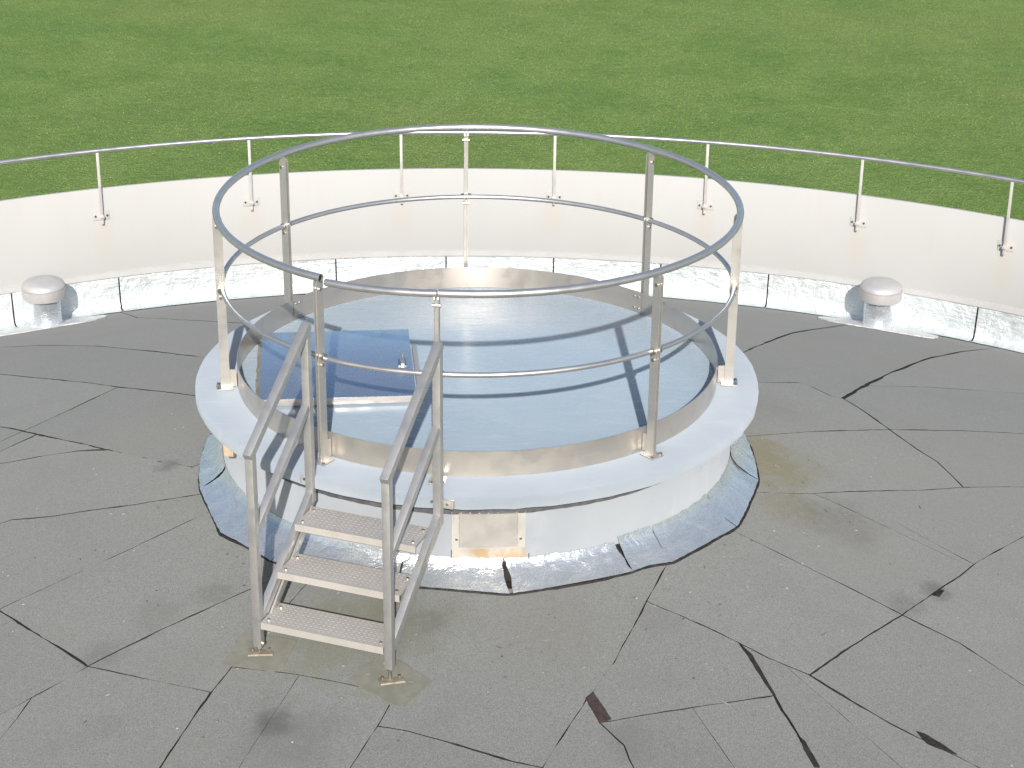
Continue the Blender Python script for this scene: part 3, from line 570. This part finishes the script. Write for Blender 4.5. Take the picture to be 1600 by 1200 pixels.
# ================================================================== roof vents
def vent(x, y, label):
    z = zr(x, y); v = empty('roof_vent', (x, y, z)); tag(v, label, 'vent', 'roof vents by the parapet')
    m = MB(); V = []; n = 40; hs = [-.06, .0, .05, .12, .2, .26, .315]
    for j, h in enumerate(hs):
        for i in range(n):
            t = 2*math.pi*i/n; r = .152+.006*mn.noise(Vector((math.cos(t)*3+x, math.sin(t)*3, h*9)))+(.012 if h < .01 else 0)
            V.append((r*math.cos(t), r*math.sin(t), h))
    m.add(V, [(j*n+i, j*n+(i+1) % n, (j+1)*n+(i+1) % n, (j+1)*n+i) for j in range(len(hs)-1) for i in range(n)])
    m.build('foil_pipe', 'foil', v, smooth=60)
    MB().lathe([(.150, .300), (.157, .303), (.157, .312), (.150, .316)], n=40).build('dark_gap', 'bitumen_brown', v)
    prof = [(.0, .315), (.198, .315), (.209, .319), (.212, .330), (.213, .418), (.207, .422), (.212, .428), (.210, .446), (.198, .468), (.165, .490), (.11, .506), (.05, .514), (0, .516)]
    MB().lathe(prof, n=56).build('cap', 'vent_steel', v, smooth=32)
    MB().lathe([(.2118, .4175), (.2135, .421), (.2118, .4245)], n=56).build('cap_seam', 'rust', v)
    # foil apron lying on the roof round the pipe
    A = []
    for i in range(26):
        t = 2*math.pi*i/26
        ex = .60 if abs(math.cos(t)) > .35 else .24
        r = (1/((abs(math.cos(t))/.62)**3+(abs(math.sin(t))/.27)**3)**(1/3))*(1+.10*mn.noise(Vector((math.cos(t)*2+x, math.sin(t)*2, 1))))
        ang = math.atan2(y-PCY, x-PCX)-math.pi/2
        px, py = r*math.cos(t), r*math.sin(t)
        A.append((x+px*math.cos(ang)-py*math.sin(ang), y+px*math.sin(ang)+py*math.cos(ang)))
    o = ground_patch('foil_apron', A, .016, 'foil_toe', v); o.location = (-x, -y, -z)
    for q in range(5):
        t = rnd.uniform(-2.6, -.4)
        MB().add([(.165*math.cos(t+dx)+rnd.uniform(-.01, .01), .165*math.sin(t+dx), rnd.uniform(0, .03)) for dx in (-.12, 0, .13)]+[(.175*math.cos(t), .175*math.sin(t), .0)],
                 [(0, 1, 3), (1, 2, 3)]).build('torn_bitumen', 'bitumen_brown', v, smooth=0)
vent(-4.320, 7.075, 'mushroom roof vent with foil-wrapped pipe left of the round platform')
vent(4.055, 7.145, 'mushroom roof vent with foil-wrapped pipe right of the round platform')

# ================================================================== round plinth with slab
pl = empty('round_plinth', (0, 0, ZROOF))
tag(pl, 'pale blue round manhole plinth with overhanging slab and foil skirt', 'plinth')
def pk(o): o.parent = pl; o.location = (0, 0, -ZROOF); return o
V = []; F = []
n = 160
prof = [(0, .0), (.7, 0), (1.2, .0), (1.45, 0), (1.60, .0), (1.69, -.0005), (1.710, -.002), (1.7185, -.006), (1.7215, -.014), (1.723, -.040), (1.722, -.066), (1.715, -.076), (1.66, -.072), (1.57, -.070)]
for i in range(n):
    t = 2*math.pi*i/n
    for k, (r, z) in enumerate(prof):
        x, y = r*math.cos(t), r*math.sin(t)
        e = 0
        if 7 <= k <= 11: e = .004*mn.noise(Vector((x*7, y*7, z*20)))+.0035*mn.noise(Vector((x*26, y*26, z*30)))
        zz = z+(.0045*mn.noise(Vector((x*11, y*11, 3)))+.004*mn.noise(Vector((x*33, y*33, 9))) if 9 <= k <= 11 else 0)
        V.append(((r+e)*math.cos(t), (r+e)*math.sin(t), zz))
mm = len(prof)
for i in range(n):
    for k in range(mm-1): F.append((i*mm+k, ((i+1) % n)*mm+k, ((i+1) % n)*mm+k+1, i*mm+k+1))
sm = MB().add(V, F)
slab = sm.build('slab', 'slab_paint', smooth=40); pk(slab)
pk(MB().lathe([(0, .0030), (R_BAND-.012, .0030), (R_BAND-.006, .0005)], n=128).build('deck_coating', 'disc_paint', smooth=40))
pk(MB().lathe([(R_WALL, -.065), (R_WALL, -.64)], n=128).build('wall', 'wall_paint'))
# ragged dark strip on the wall, painting in the slab's shadow line
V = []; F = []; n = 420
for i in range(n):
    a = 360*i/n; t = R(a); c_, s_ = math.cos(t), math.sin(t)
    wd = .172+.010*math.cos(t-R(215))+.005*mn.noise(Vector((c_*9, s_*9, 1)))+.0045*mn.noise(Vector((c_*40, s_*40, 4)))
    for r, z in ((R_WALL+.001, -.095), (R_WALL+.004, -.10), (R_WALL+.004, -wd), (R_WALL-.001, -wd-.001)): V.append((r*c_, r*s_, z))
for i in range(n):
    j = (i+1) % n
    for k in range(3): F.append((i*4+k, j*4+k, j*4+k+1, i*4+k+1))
pk(MB().add(V, F).build('slab_shadow_strip', 'shadow_grey', smooth=40))
# paint runs on the wall under the slab
for a_, l_ in ((-27, .16), (-29.2, .22), (-32.5, .14), (-35, .17), (-150, .16), (-153, .2)):
    x, y = (R_WALL+.002)*math.cos(R(a_)), (R_WALL+.002)*math.sin(R(a_))
    pk(MB().tube([(x, y, -.075), (x, y, -.075-l_*.6), (x, y, -.08-l_)], .005, 6).build('paint_run', 'wall_paint'))
# foil skirt: one sheet after another round the foot
SK = [(-164.4, 1.742), (-145.5, 1.80), (-130.0, 1.79), (-117.0, 1.745), (-104.5, 1.715), (-84.3, 1.752), (-60.3, 1.733), (-51.4, 1.763), (-31.4, 1.785),
      (-10.4, 1.757), (12, 1.76), (34, 1.77), (56, 1.76), (78, 1.77), (100, 1.75), (122, 1.77), (144, 1.76), (170, 1.74), (195.6, 1.742)]
pk(MB().lathe([(R_WALL+.001, -.47), (R_WALL+.004, -.52), (1.66, ZROOF-.012), (1.75, ZROOF-.004)], n=96).build('skirt_bed', 'bitumen'))
for i in range(len(SK)-1):
    (a0, r0), (a1, r1) = SK[i], SK[i+1]
    na = max(6, int((a1-a0)/1.1)); m_ = 7; V = []; F = []
    g0 = .34 if abs(a0+84.3) < .1 else .13; g1 = .28 if abs(a1+84.3) < .1 else .13
    tb = -.452+rnd.uniform(-.012, .012)
    if -62 < a0 < 0: tb += .035
    for q in range(na+1):
        f = q/na; bow = 1-math.sin(math.pi*f)*.55
        rb = (r0+(r1-r0)*f)-.018*math.sin(math.pi*f)
        for k in range(m_):
            h = k/(m_-1)
            t = R(a0+g0+(a1-g1-a0-g0)*f + (.35*mn.noise(Vector((k*1.1, i*3.3+q*.02, 0))) if q in (0, na) else 0) + (.8*math.sin(h*3+i) if q in (0, na) else .5*math.sin(h*3+i)*(abs(2*f-1)))*.6)
            r = R_WALL+.003+(rb-R_WALL-.003)*(h**1.9); z0 = tb+.012*mn.noise(Vector((q*.5, i, 0)))
            x, y = r*math.cos(t), r*math.sin(t)
            zb = zr(x, y)+.014
            z = z0+(zb-z0)*(1-(1-h)**1.35)
            e = .5*abs(wob(x+i*7, y, z, 7, .012))+wob(x, y+i*5, z, 22, .003)
            if k == m_-1: e = wob(x, y, i, 24, .006)
            if k == 0: e = 0
            V.append((x+e*math.cos(t), y+e*math.sin(t), z+(.4*e if k < m_-1 else 0)))
    for q in range(na):
        for k in range(m_-1): F.append((q*m_+k, (q+1)*m_+k, (q+1)*m_+k+1, q*m_+k+1))
    pk(MB().add(V, F).build('foil_sheet', 'foil', smooth=70))
# rough bitumen bead where the skirt meets the felt
V = []; F = []; n = 220
for i in range(n):
    a = -180+360*i/n
    aa = a if a > -164.4 else a+360
    for (p0, q0), (p1, q1) in zip(SK[:-1], SK[1:]):
        if p0 <= aa <= p1:
            f = (aa-p0)/(p1-p0); rb = q0+(q1-q0)*f-.018*math.sin(math.pi*f); break
    t = R(a); wd = .001+.011*max(0, mn.noise(Vector((math.cos(t)*6, math.sin(t)*6, 2)))+.05)+.005*mn.noise(Vector((math.cos(t)*30, math.sin(t)*30, 2)))
    if -35 < a < 5: wd += .008
    for dr, dz in ((-.012, .004), (0, .011), (max(.0015, wd), .0085), (max(.0015, wd)+.002, -.004)):
        r = rb+dr; x, y = r*math.cos(t), r*math.sin(t); V.append((x, y, zr(x, y)+dz))
for i in range(n):
    j = (i+1) % n
    for k in range(3): F.append((i*4+k, j*4+k, j*4+k+1, i*4+k+1))
pk(MB().add(V, F).build('bitumen_bead', 'bitumen', smooth=60))
# stainless upstand band, panel by panel
BA = [-169.0, -123.5, -97.5, -50.5, -6.6, 43.8, 92.2, 143.7, 191.0]
hb = .150
for a0, a1 in zip(BA[:-1], BA[1:]):
    ro, ri = R_BAND, R_BAND-.004
    o = MB().lathe([(ri, .004), (ri, hb), (ro, hb), (ro, .001), (ri, .004)], a0+.03, a1-.03, int((a1-a0)*.8), full=False).build('band_panel', 'band_steel', smooth=50)
    pk(o)
    c_, s_ = math.cos(R(a1+1)), math.sin(R(a1+1))
    mb = MB()
    pk(MB().lathe([(ri-.0005, .010), (ri-.0035, .010), (ri-.0035, hb-.006), (ri-.0005, hb-.006)], a1-1.7, a1+1.7, 6, full=False).build('joint_strip', 'band_steel', smooth=50))
    for da in (-.7, .7):
        for zz in (.035, .115):
            t = R(a1+da)
            b_ = MB().cyl(((ri-.003)*math.cos(t), (ri-.003)*math.sin(t), zz), (-math.cos(t), -math.sin(t), 0), .007, .006, 8).build('bolt', 'bolt_steel'); pk(b_)
# inspection cover on the plinth wall
def on_wall(x0, x1, z0, z1, r0, r1, bevel=.002):
    m = MB(); k = 8; V = []; F = []
    for i in range(k+1):
        x = x0+(x1-x0)*i/k
        for rr in (r0, r1):
            for z in (z0, z1): V.append((x, -math.sqrt(rr*rr-x*x), z))
    for i in range(k):
        b0, b1 = i*4, (i+1)*4
        for p, q in ((0, 1), (1, 3), (3, 2), (2, 0)): F.append((b0+p, b1+p, b1+q, b0+q))
    F += [(0, 1, 3, 2), (k*4, k*4+2, k*4+3, k*4+1)]
    return m.add(V, F)
t = steel('frame_steel', (.66, .64, .61), .45, .05, None, metal=.45, stretch=(3, 3, 3))
ns = t.noise(1.0, 4, .6, t.scale((9, 9, 6)))
sp = t.t.nodes.new('ShaderNodeSeparateXYZ'); t.t.links.new(t.pos, sp.inputs[0])
mk_ = t.math('MULTIPLY', t.ramp(sp.outputs[2], -.378, -.392), t.ramp(ns, .38, .58, .25, .95))
mk_ = t.math('MULTIPLY', mk_, t.ramp(sp.outputs[0], -.06, .0, .2, 1))
t.inp('Base Color', t.mix(mk_, (.66, .64, .61), (.60, .44, .26)))
fr = on_wall(-.138, .265, -.455, -.166, R_WALL-.01, R_WALL+.004).build('cover_frame', 'frame_steel'); pk(fr)
cv = on_wall(-.094, .219, -.374, -.168, R_WALL+.0045, R_WALL+.016).build('inspection_cover', 'cover_steel'); pk(cv)
pk(on_wall(-.099, -.0945, -.378, -.167, R_WALL+.0045, R_WALL+.010).build('cover_edge', 'sealant'))
pk(on_wall(.2195, .224, -.378, -.167, R_WALL+.0045, R_WALL+.010).build('cover_edge', 'sealant'))
for x in (-.112, .240):
    y = -math.sqrt(R_WALL**2-x*x)-.003
    pk(MB().cyl((x, y, -.33), (0, -1, 0), .008, .006, 8).build('bolt', 'bolt_steel'))
for x0, x1, z0, z1 in ((-.142, -.138, -.460, -.40), (.06, .20, -.460, -.455), (.285, .289, -.47, -.43)):
    pk(on_wall(x0, x1, z0, z1, R_WALL, R_WALL+.0055).build('sealant_crack', 'bitumen'))
# timber spacer under the left edge of the slab
a_ = R(-151.0)
mt = Matrix.Translation((1.645*math.cos(a_), 1.645*math.sin(a_), -.150)) @ Matrix.Rotation(R(-15), 4, 'Z')
pk(MB().box(-.03, .03, -.02, .02, -.045, .08, mt).build('spacer_block', 'wood_block', bevel=.003))

# ================================================================== access hatch on the slab
hx = empty('access_hatch', (-.862, -.055, .003), R(4.8))
tag(hx, 'square blue-reflecting steel hatch lid with latch on the round platform', 'hatch')
fz = .050
MB().box(-.455, .455, -.475, .475, 0, .012).build('base_frame', 'slab_paint', hx, bevel=.002)
tl = Matrix.Translation((0, -.48, .05)) @ Matrix.Rotation(R(2.2), 4, 'X') @ Matrix.Translation((0, .48, 0))
MB().box(-.462, .462, -.482, .482, .0, .004, tl).build('lid', 'lid_steel', hx, bevel=.0012)
MB().box(-.462, .462, -.4885, -.4825, .012, .0535).build('front_lip', 'cover_steel', hx, bevel=.0015)
for s in (-1, 1):
    v = [(s*.4625, -.482, .012), (s*.4625, .482, .012), (s*.4625, .482, .086), (s*.4625, -.482, .0495)]
    v += [(s*.459, p[1], p[2]) for p in v]
    MB().add(v, [(0, 1, 2, 3), (7, 6, 5, 4), (0, 4, 5, 1), (1, 5, 6, 2), (2, 6, 7, 3), (3, 7, 4, 0)]).build('side_lip', 'cover_steel', hx)
v = [(-.459, .482, .012), (.459, .482, .012), (.459, .482, .086), (-.459, .482, .086)]
v += [(p[0], .478, p[2]) for p in v]
MB().add(v, [(0, 1, 2, 3), (7, 6, 5, 4), (0, 4, 5, 1), (1, 5, 6, 2), (2, 6, 7, 3), (3, 7, 4, 0)]).build('rear_lip', 'cover_steel', hx)
# latch: plate, hoop and lock
hz = .05+(.48-.03)*math.tan(R(2.2))
la = MB().box(.375, .425, -.075, .115, hz+.002, hz+.007).build('latch', 'bolt_steel', hx, bevel=.001)
MB().tube([(.40, .08, hz), (.40, .08, hz+.020), (.405, .06, hz+.028), (.395, .0, hz+.028), (.40, -.03, hz+.020), (.40, -.03, hz)], .010, 8).build('hoop', 'rail_steel', la, smooth=60)
MB().box(.388, .412, -.105, -.06, hz+.004, hz+.034).build('padlock', 'rail_steel', la, bevel=.004)
# ragged sealant along the hinge side
V = []; F = []; n = 40
for i in range(n+1):
    y = -.50+1.0*i/n; e = .018+.010*mn.noise(Vector((i*.55, 3, 0)))+.006*mn.noise(Vector((i*1.7, 8, 0)))
    for q, zz in ((-.462-e-.012, .0), (-.463-e*.6, .020+.006*mn.noise(Vector((i*.8, 0, 5)))), (-.4626, .036)): V.append((q, y, zz))
for i in range(n):
    for k in range(2): F.append((i*3+k, (i+1)*3+k, (i+1)*3+k+1, i*3+k+1))
MB().add(V, F).build('sealant_bead', 'sealant', hx, smooth=60)
# hinge strip standing to the right of the lid
MB().box(.477, .507, -.30, .36, 0, .030).build('stop_bar', 'cover_steel', hx, bevel=.002)

# ================================================================== guard railing on the slab
gd = empty('guard_railing', (0, 0, 0))
tag(gd, 'circular steel guard railing with two rails standing on the round slab', 'railing')
RG, ZT, ZM = 1.5494, 1.10, .6331
def ring(a0, a1, r0, r1, z0, z1, n, tilt=0.0):
    out = []
    for i in range(n+1):
        f = i/n; t = R(a0+(a1-a0)*f); r = r0+(r1-r0)*f
        r += .006*math.sin(t*3+1); out.append((r*math.cos(t), r*math.sin(t), z0+(z1-z0)*f+tilt*max(0, math.sin(t))))
    return out
TOP = ring(-97.6, 237.6, RG-.004, RG, ZT-.004, ZT-.006, 150, .020)
o = MB().tube(TOP, .0215, 14, caps=False).build('top_rail', 'rail_steel', gd, smooth=60)
for q, dr in ((0, 1), (-1, -2)):
    p = Vector(TOP[q]); dd = (Vector(TOP[dr if q == 0 else -2])-p).normalized()
    MB().tube([p+dd*.012, p+dd*.016], .0205, 14).build('bore_shade_disc', 'bore_shade', o)  # black disc paints the shade inside the open tube end
GT = ring(-121.6, -97.9, RG-.012, RG-.004, ZT-.030, ZT-.006, 16)
gt = MB().tube(GT, .0205, 14).build('gate_rail', 'rail_steel', gd, smooth=60)
MD = ring(-98.6, 236.2, RG-.016, RG-.016, ZM, ZM, 150)
MB().tube(MD, .0150, 12).build('mid_rail', 'rail_steel', gd, smooth=60)
MB().tube(ring(-122.6, -99.2, RG-.022, RG-.016, ZM-.012, ZM, 16), .0145, 12).build('gate_mid_rail', 'rail_steel', gd, smooth=60)
# channel posts (x = radial, y = tangential)
W2, T2 = .027, .013
def rounded(x0, x1, z1, r=.018):
    return [(x0, 0), (x1, 0), (x1, z1-r), (x1-r*.35, z1-r*.3), (x1-r, z1), (x0+r, z1), (x0+r*.35, z1-r*.3), (x0, z1-r)]
pmx = MB(); HP = 1.082
pmx.prism(rounded(-W2, W2, HP), T2-.005, T2)
pmx.prism(rounded(-W2, W2, HP), -T2, -T2+.005)
pmx.box(W2-.022, W2-.018, -T2+.005, T2-.005, .0, HP-.03)
post_me = pmx.mesh('post', 'post_steel', smooth=25)
base_me = MB().box(-.045, .055, -.045, .045, .0005, .009).mesh('base_plate', 'post_steel', bevel=.002)
gus_me = MB().prism([(-W2-.042, .009), (-W2, .009), (-W2, .120), (-W2-.040, .115)], -.003, .003).mesh('band_bracket', 'post_steel', smooth=0)
nut_me = MB().cyl((0, 0, 0), (0, 0, 1), .010, .016, 6).mesh('anchor_bolt', 'bolt_steel')
pin_me = MB().cyl((0, -T2-.010, 0), (0, 1, 0), .010, 2*T2+.020, 8).mesh('bolt', 'bolt_steel')
for a in (-6.6, 43.8, 93.1, 143.7, -169.9, -123.6, -98.0, -50.8):
    c_, s_ = math.cos(R(a)), math.sin(R(a)); rp = 1.540
    p = link('post', post_me, gd, (rp*c_, rp*s_, .001), (0, 0, R(a)))
    b = link('base_plate', base_me, p)
    link('band_bracket', gus_me, p)
    for q in ((.042, -.033), (.042, .033)): link('anchor_bolt', nut_me, p, (q[0], q[1], .006))
    link('bolt', pin_me, p, (0.006, 0, 1.025)); link('bolt', pin_me, p, (.003, 0, .585))
    cl = MB().tube([(.0, -.034, ZM), (.0, .034, ZM)], .0195, 12).build('rail_clamp', 'bolt_steel', p, smooth=60)
    lug = MB().box(-.008, .012, -.004, .004, 1.05, 1.088).build('rail_lug', 'post_steel', p)

# ================================================================== stair up to the slab
ST = (-1.150, -2.100); PH = math.atan2(-.358, .934)
zs = zr(*ST)
st = empty('access_stair', (ST[0], ST[1], zs), PH)
tag(st, 'three-step aluminium stair with square tube handrails against the round plinth', 'stair')
Z = lambda z: z-zs
WID, RUN = .753, .670
q = .0225
def sq(p0, p1, w_=.045, h_=.045, name='bar', mat='stair_steel', parent=st, bevel=.005):
    p0, p1 = Vector(p0), Vector(p1); d = p1-p0; L = d.length; d.normalize()
    sx = Vector((1, 0, 0)); sz = sx.cross(d).normalized()
    Mx = Matrix((sx, d, sz)).transposed().to_4x4(); Mx.translation = p0
    return MB().box(-w_/2, w_/2, 0, L, -h_/2, h_/2, Mx).build(name, mat, parent, bevel=bevel)
for s, x in ((0, 0.0), (1, WID)):
    dz = .0
    fb = zs+.045 if s == 0 else zs+.075
    f = MB().box(x-q, x+q, -q, q, Z(fb), Z(.440)).build('front_post', 'stair_steel', st, bevel=.005)
    b = MB().box(x-q, x+q, RUN-q, RUN+q, Z(-.15), Z(.862)).build('rear_post', 'stair_steel', st, bevel=.005)
    sq((x, -.030, Z(.425)), (x, RUN+.022, Z(.885)), .047, .047, 'handrail')
    sq((x, q, Z(-.005)), (x, RUN-q, Z(.425)), .042, .042, 'mid_rail')
    sq((x, q, Z(-.545)), (x, RUN+.01, Z(-.105)), .040, .075, 'stringer', bevel=.004)
    sx = 1 if s == 0 else -1
    sq((x+sx*.030, .03, Z(-.60)), (x+sx*.030, RUN-.04, Z(-.165)), .012, .05, 'tread_angle', bevel=.002)
    # adjustable foot: threaded rod and plate
    lx, ly = x, 0.0
    wx, wy = ST[0]+lx*math.cos(PH), ST[1]+lx*math.sin(PH); zz = zr(wx, wy)
    MB().cyl((x, 0, Z(zz)), (0, 0, 1), .009, fb-zz+.02, 10).build('foot_rod', 'bolt_steel', f)
    MB().cyl((x, 0, Z(fb)-.012), (0, 0, 1), .017, .011, 6).build('foot_nut', 'bolt_steel', f)
    Mx = Matrix.Translation((x+.01, -.005, Z(zz)+.010)) @ Matrix.Rotation(R(24+10*s), 4, 'Z') @ Matrix.Rotation(R(-10), 4, 'X')
    MB().box(-.065, .065, -.05, .05, -.004, .006, Mx).build('foot_plate', 'plate', f, bevel=.002)
    for e in (-.045, .045): MB().cyl(Mx @ Vector((e, .02, .004)), (0, 0, 1), .008, .012, 6).build('anchor_bolt', 'bolt_steel', f)
    MB().cyl((x+sx*.022, 0, Z(fb)+.02), (sx, 0, 0), .010, .010, 6).build('bolt', 'bolt_steel', f)
    # bracket to the slab edge
    by = RUN
    MB().box(x-(.075 if s == 0 else .04), x+.04 if s == 0 else x+.075, RUN+q, RUN+q+.03, Z(-.06), Z(-.012)).build('slab_bracket', 'cover_steel', b, bevel=.003)
    for e in (-1, 1): MB().cyl((x+e*.045, RUN+q, Z(-.030)), (0, -1, 0), .008, .010, 6).build('bolt', 'bolt_steel', b)
# chequer-plate treads
def tread_mesh():
    m = MB(); x0, x1, dp = .026, WID-.026, .215
    m.box(x0, x1, 0, dp, -.005, 0); m.box(x0, x1, -.004, 0, -.040, 0.0002); m.box(x0, x1, dp, dp+.004, -.040, 0.0002)
    i = 0; yy = .016
    while yy < dp-.008:
        xx = x0+.018+(.0145 if i % 2 else 0)
        while xx < x1-.012:
            a = R(45 if (i % 2) else -45); L, Wd = .0125, .0042
            c_, s_ = math.cos(a), math.sin(a)
            P = [(-L, 0), (0, -Wd), (L, 0), (0, Wd)]
            m.add([(xx+px*c_-py*s_, yy+px*s_+py*c_, 0) for px, py in P]+[(xx, yy, .0020)], [(0, 1, 4), (1, 2, 4), (2, 3, 4), (3, 0, 4)])
            xx += .029
        yy += .0145; i += 1
    xx = x0+.02
    while xx < x1-.015:
        P = [(-.011, -.006), (.002, .002), (.011, .006), (-.002, -.002)]
        m.add([(xx+px, -.0042, -.020+pz) for px, pz in P]+[(xx, -.007, -.020)], [(0, 1, 4), (1, 2, 4), (2, 3, 4), (3, 0, 4)])
        xx += .029
    return m.mesh('tread', 'tread_steel', smooth=0)
tm = tread_mesh()
for s_, z in ((-.020, -.530), (.195, -.338), (.415, -.160)):
    t_ = link('tread', tm, st, (0, s_, Z(z)))
    for x in (.055, WID-.055):
        for yy in (.035, .175):
            MB().cyl((x, yy, .0), (0, 0, 1), .009, .007, 6).build('bolt', 'bolt_steel', t_)

# felt patches glued under the stair feet
for k, (lx, lab, sz, rot) in enumerate(((0.0, 'left', .16, 5), (WID, 'right', .17, -18))):
    wx, wy = ST[0]+lx*math.cos(PH), ST[1]+lx*math.sin(PH)
    pts = []
    for (a, b) in ((-1, -.72), (.75, -.75), (1, -.45), (1, .7), (-.9, .8)):
        c_, s2 = math.cos(PH+R(rot)), math.sin(PH+R(rot)); a *= sz*1.05; b *= sz
        pts.append((wx+a*c_-b*s2, wy+a*s2+b*c_))
    ground_patch('felt_patch', ragged(pts, .006, .05, k*4.0), .0072, 'felt_patch', deck, .004)

# ================================================================== crumbs on the roof
db = MB()
for i in range(260):
    if i < 120: a = rnd.gauss(-1.1, .8); r = 1.80+abs(rnd.gauss(0, .35))
    else: a = rnd.uniform(-3.0, 0.1); r = rnd.uniform(1.85, 4.2)
    x, y = r*math.cos(a), r*math.sin(a)
    if math.hypot(x, y) < 1.82: continue
    z = zr(x, y)+.006; L = rnd.uniform(.004, .014); t = rnd.uniform(0, 6.28); wv = L*rnd.uniform(.3, .8)
    if rnd.random() < .12: L *= 2.6; wv = .003
    c_, s_ = math.cos(t), math.sin(t)
    P = [(-L, -wv*.4), (0, -wv), (L, wv*.2), (L*.2, wv)]
    db.add([(x+a_*c_-b_*s_, y+a_*s_+b_*c_, z) for a_, b_ in P]+[(x, y, z+.005)], [(0, 1, 4), (1, 2, 4), (2, 3, 4), (3, 0, 4)])
tag(db.build('roof_debris', 'debris', smooth=0), 'tiny chips and twigs strewn on the grey felt roof', 'debris', kind='stuff')
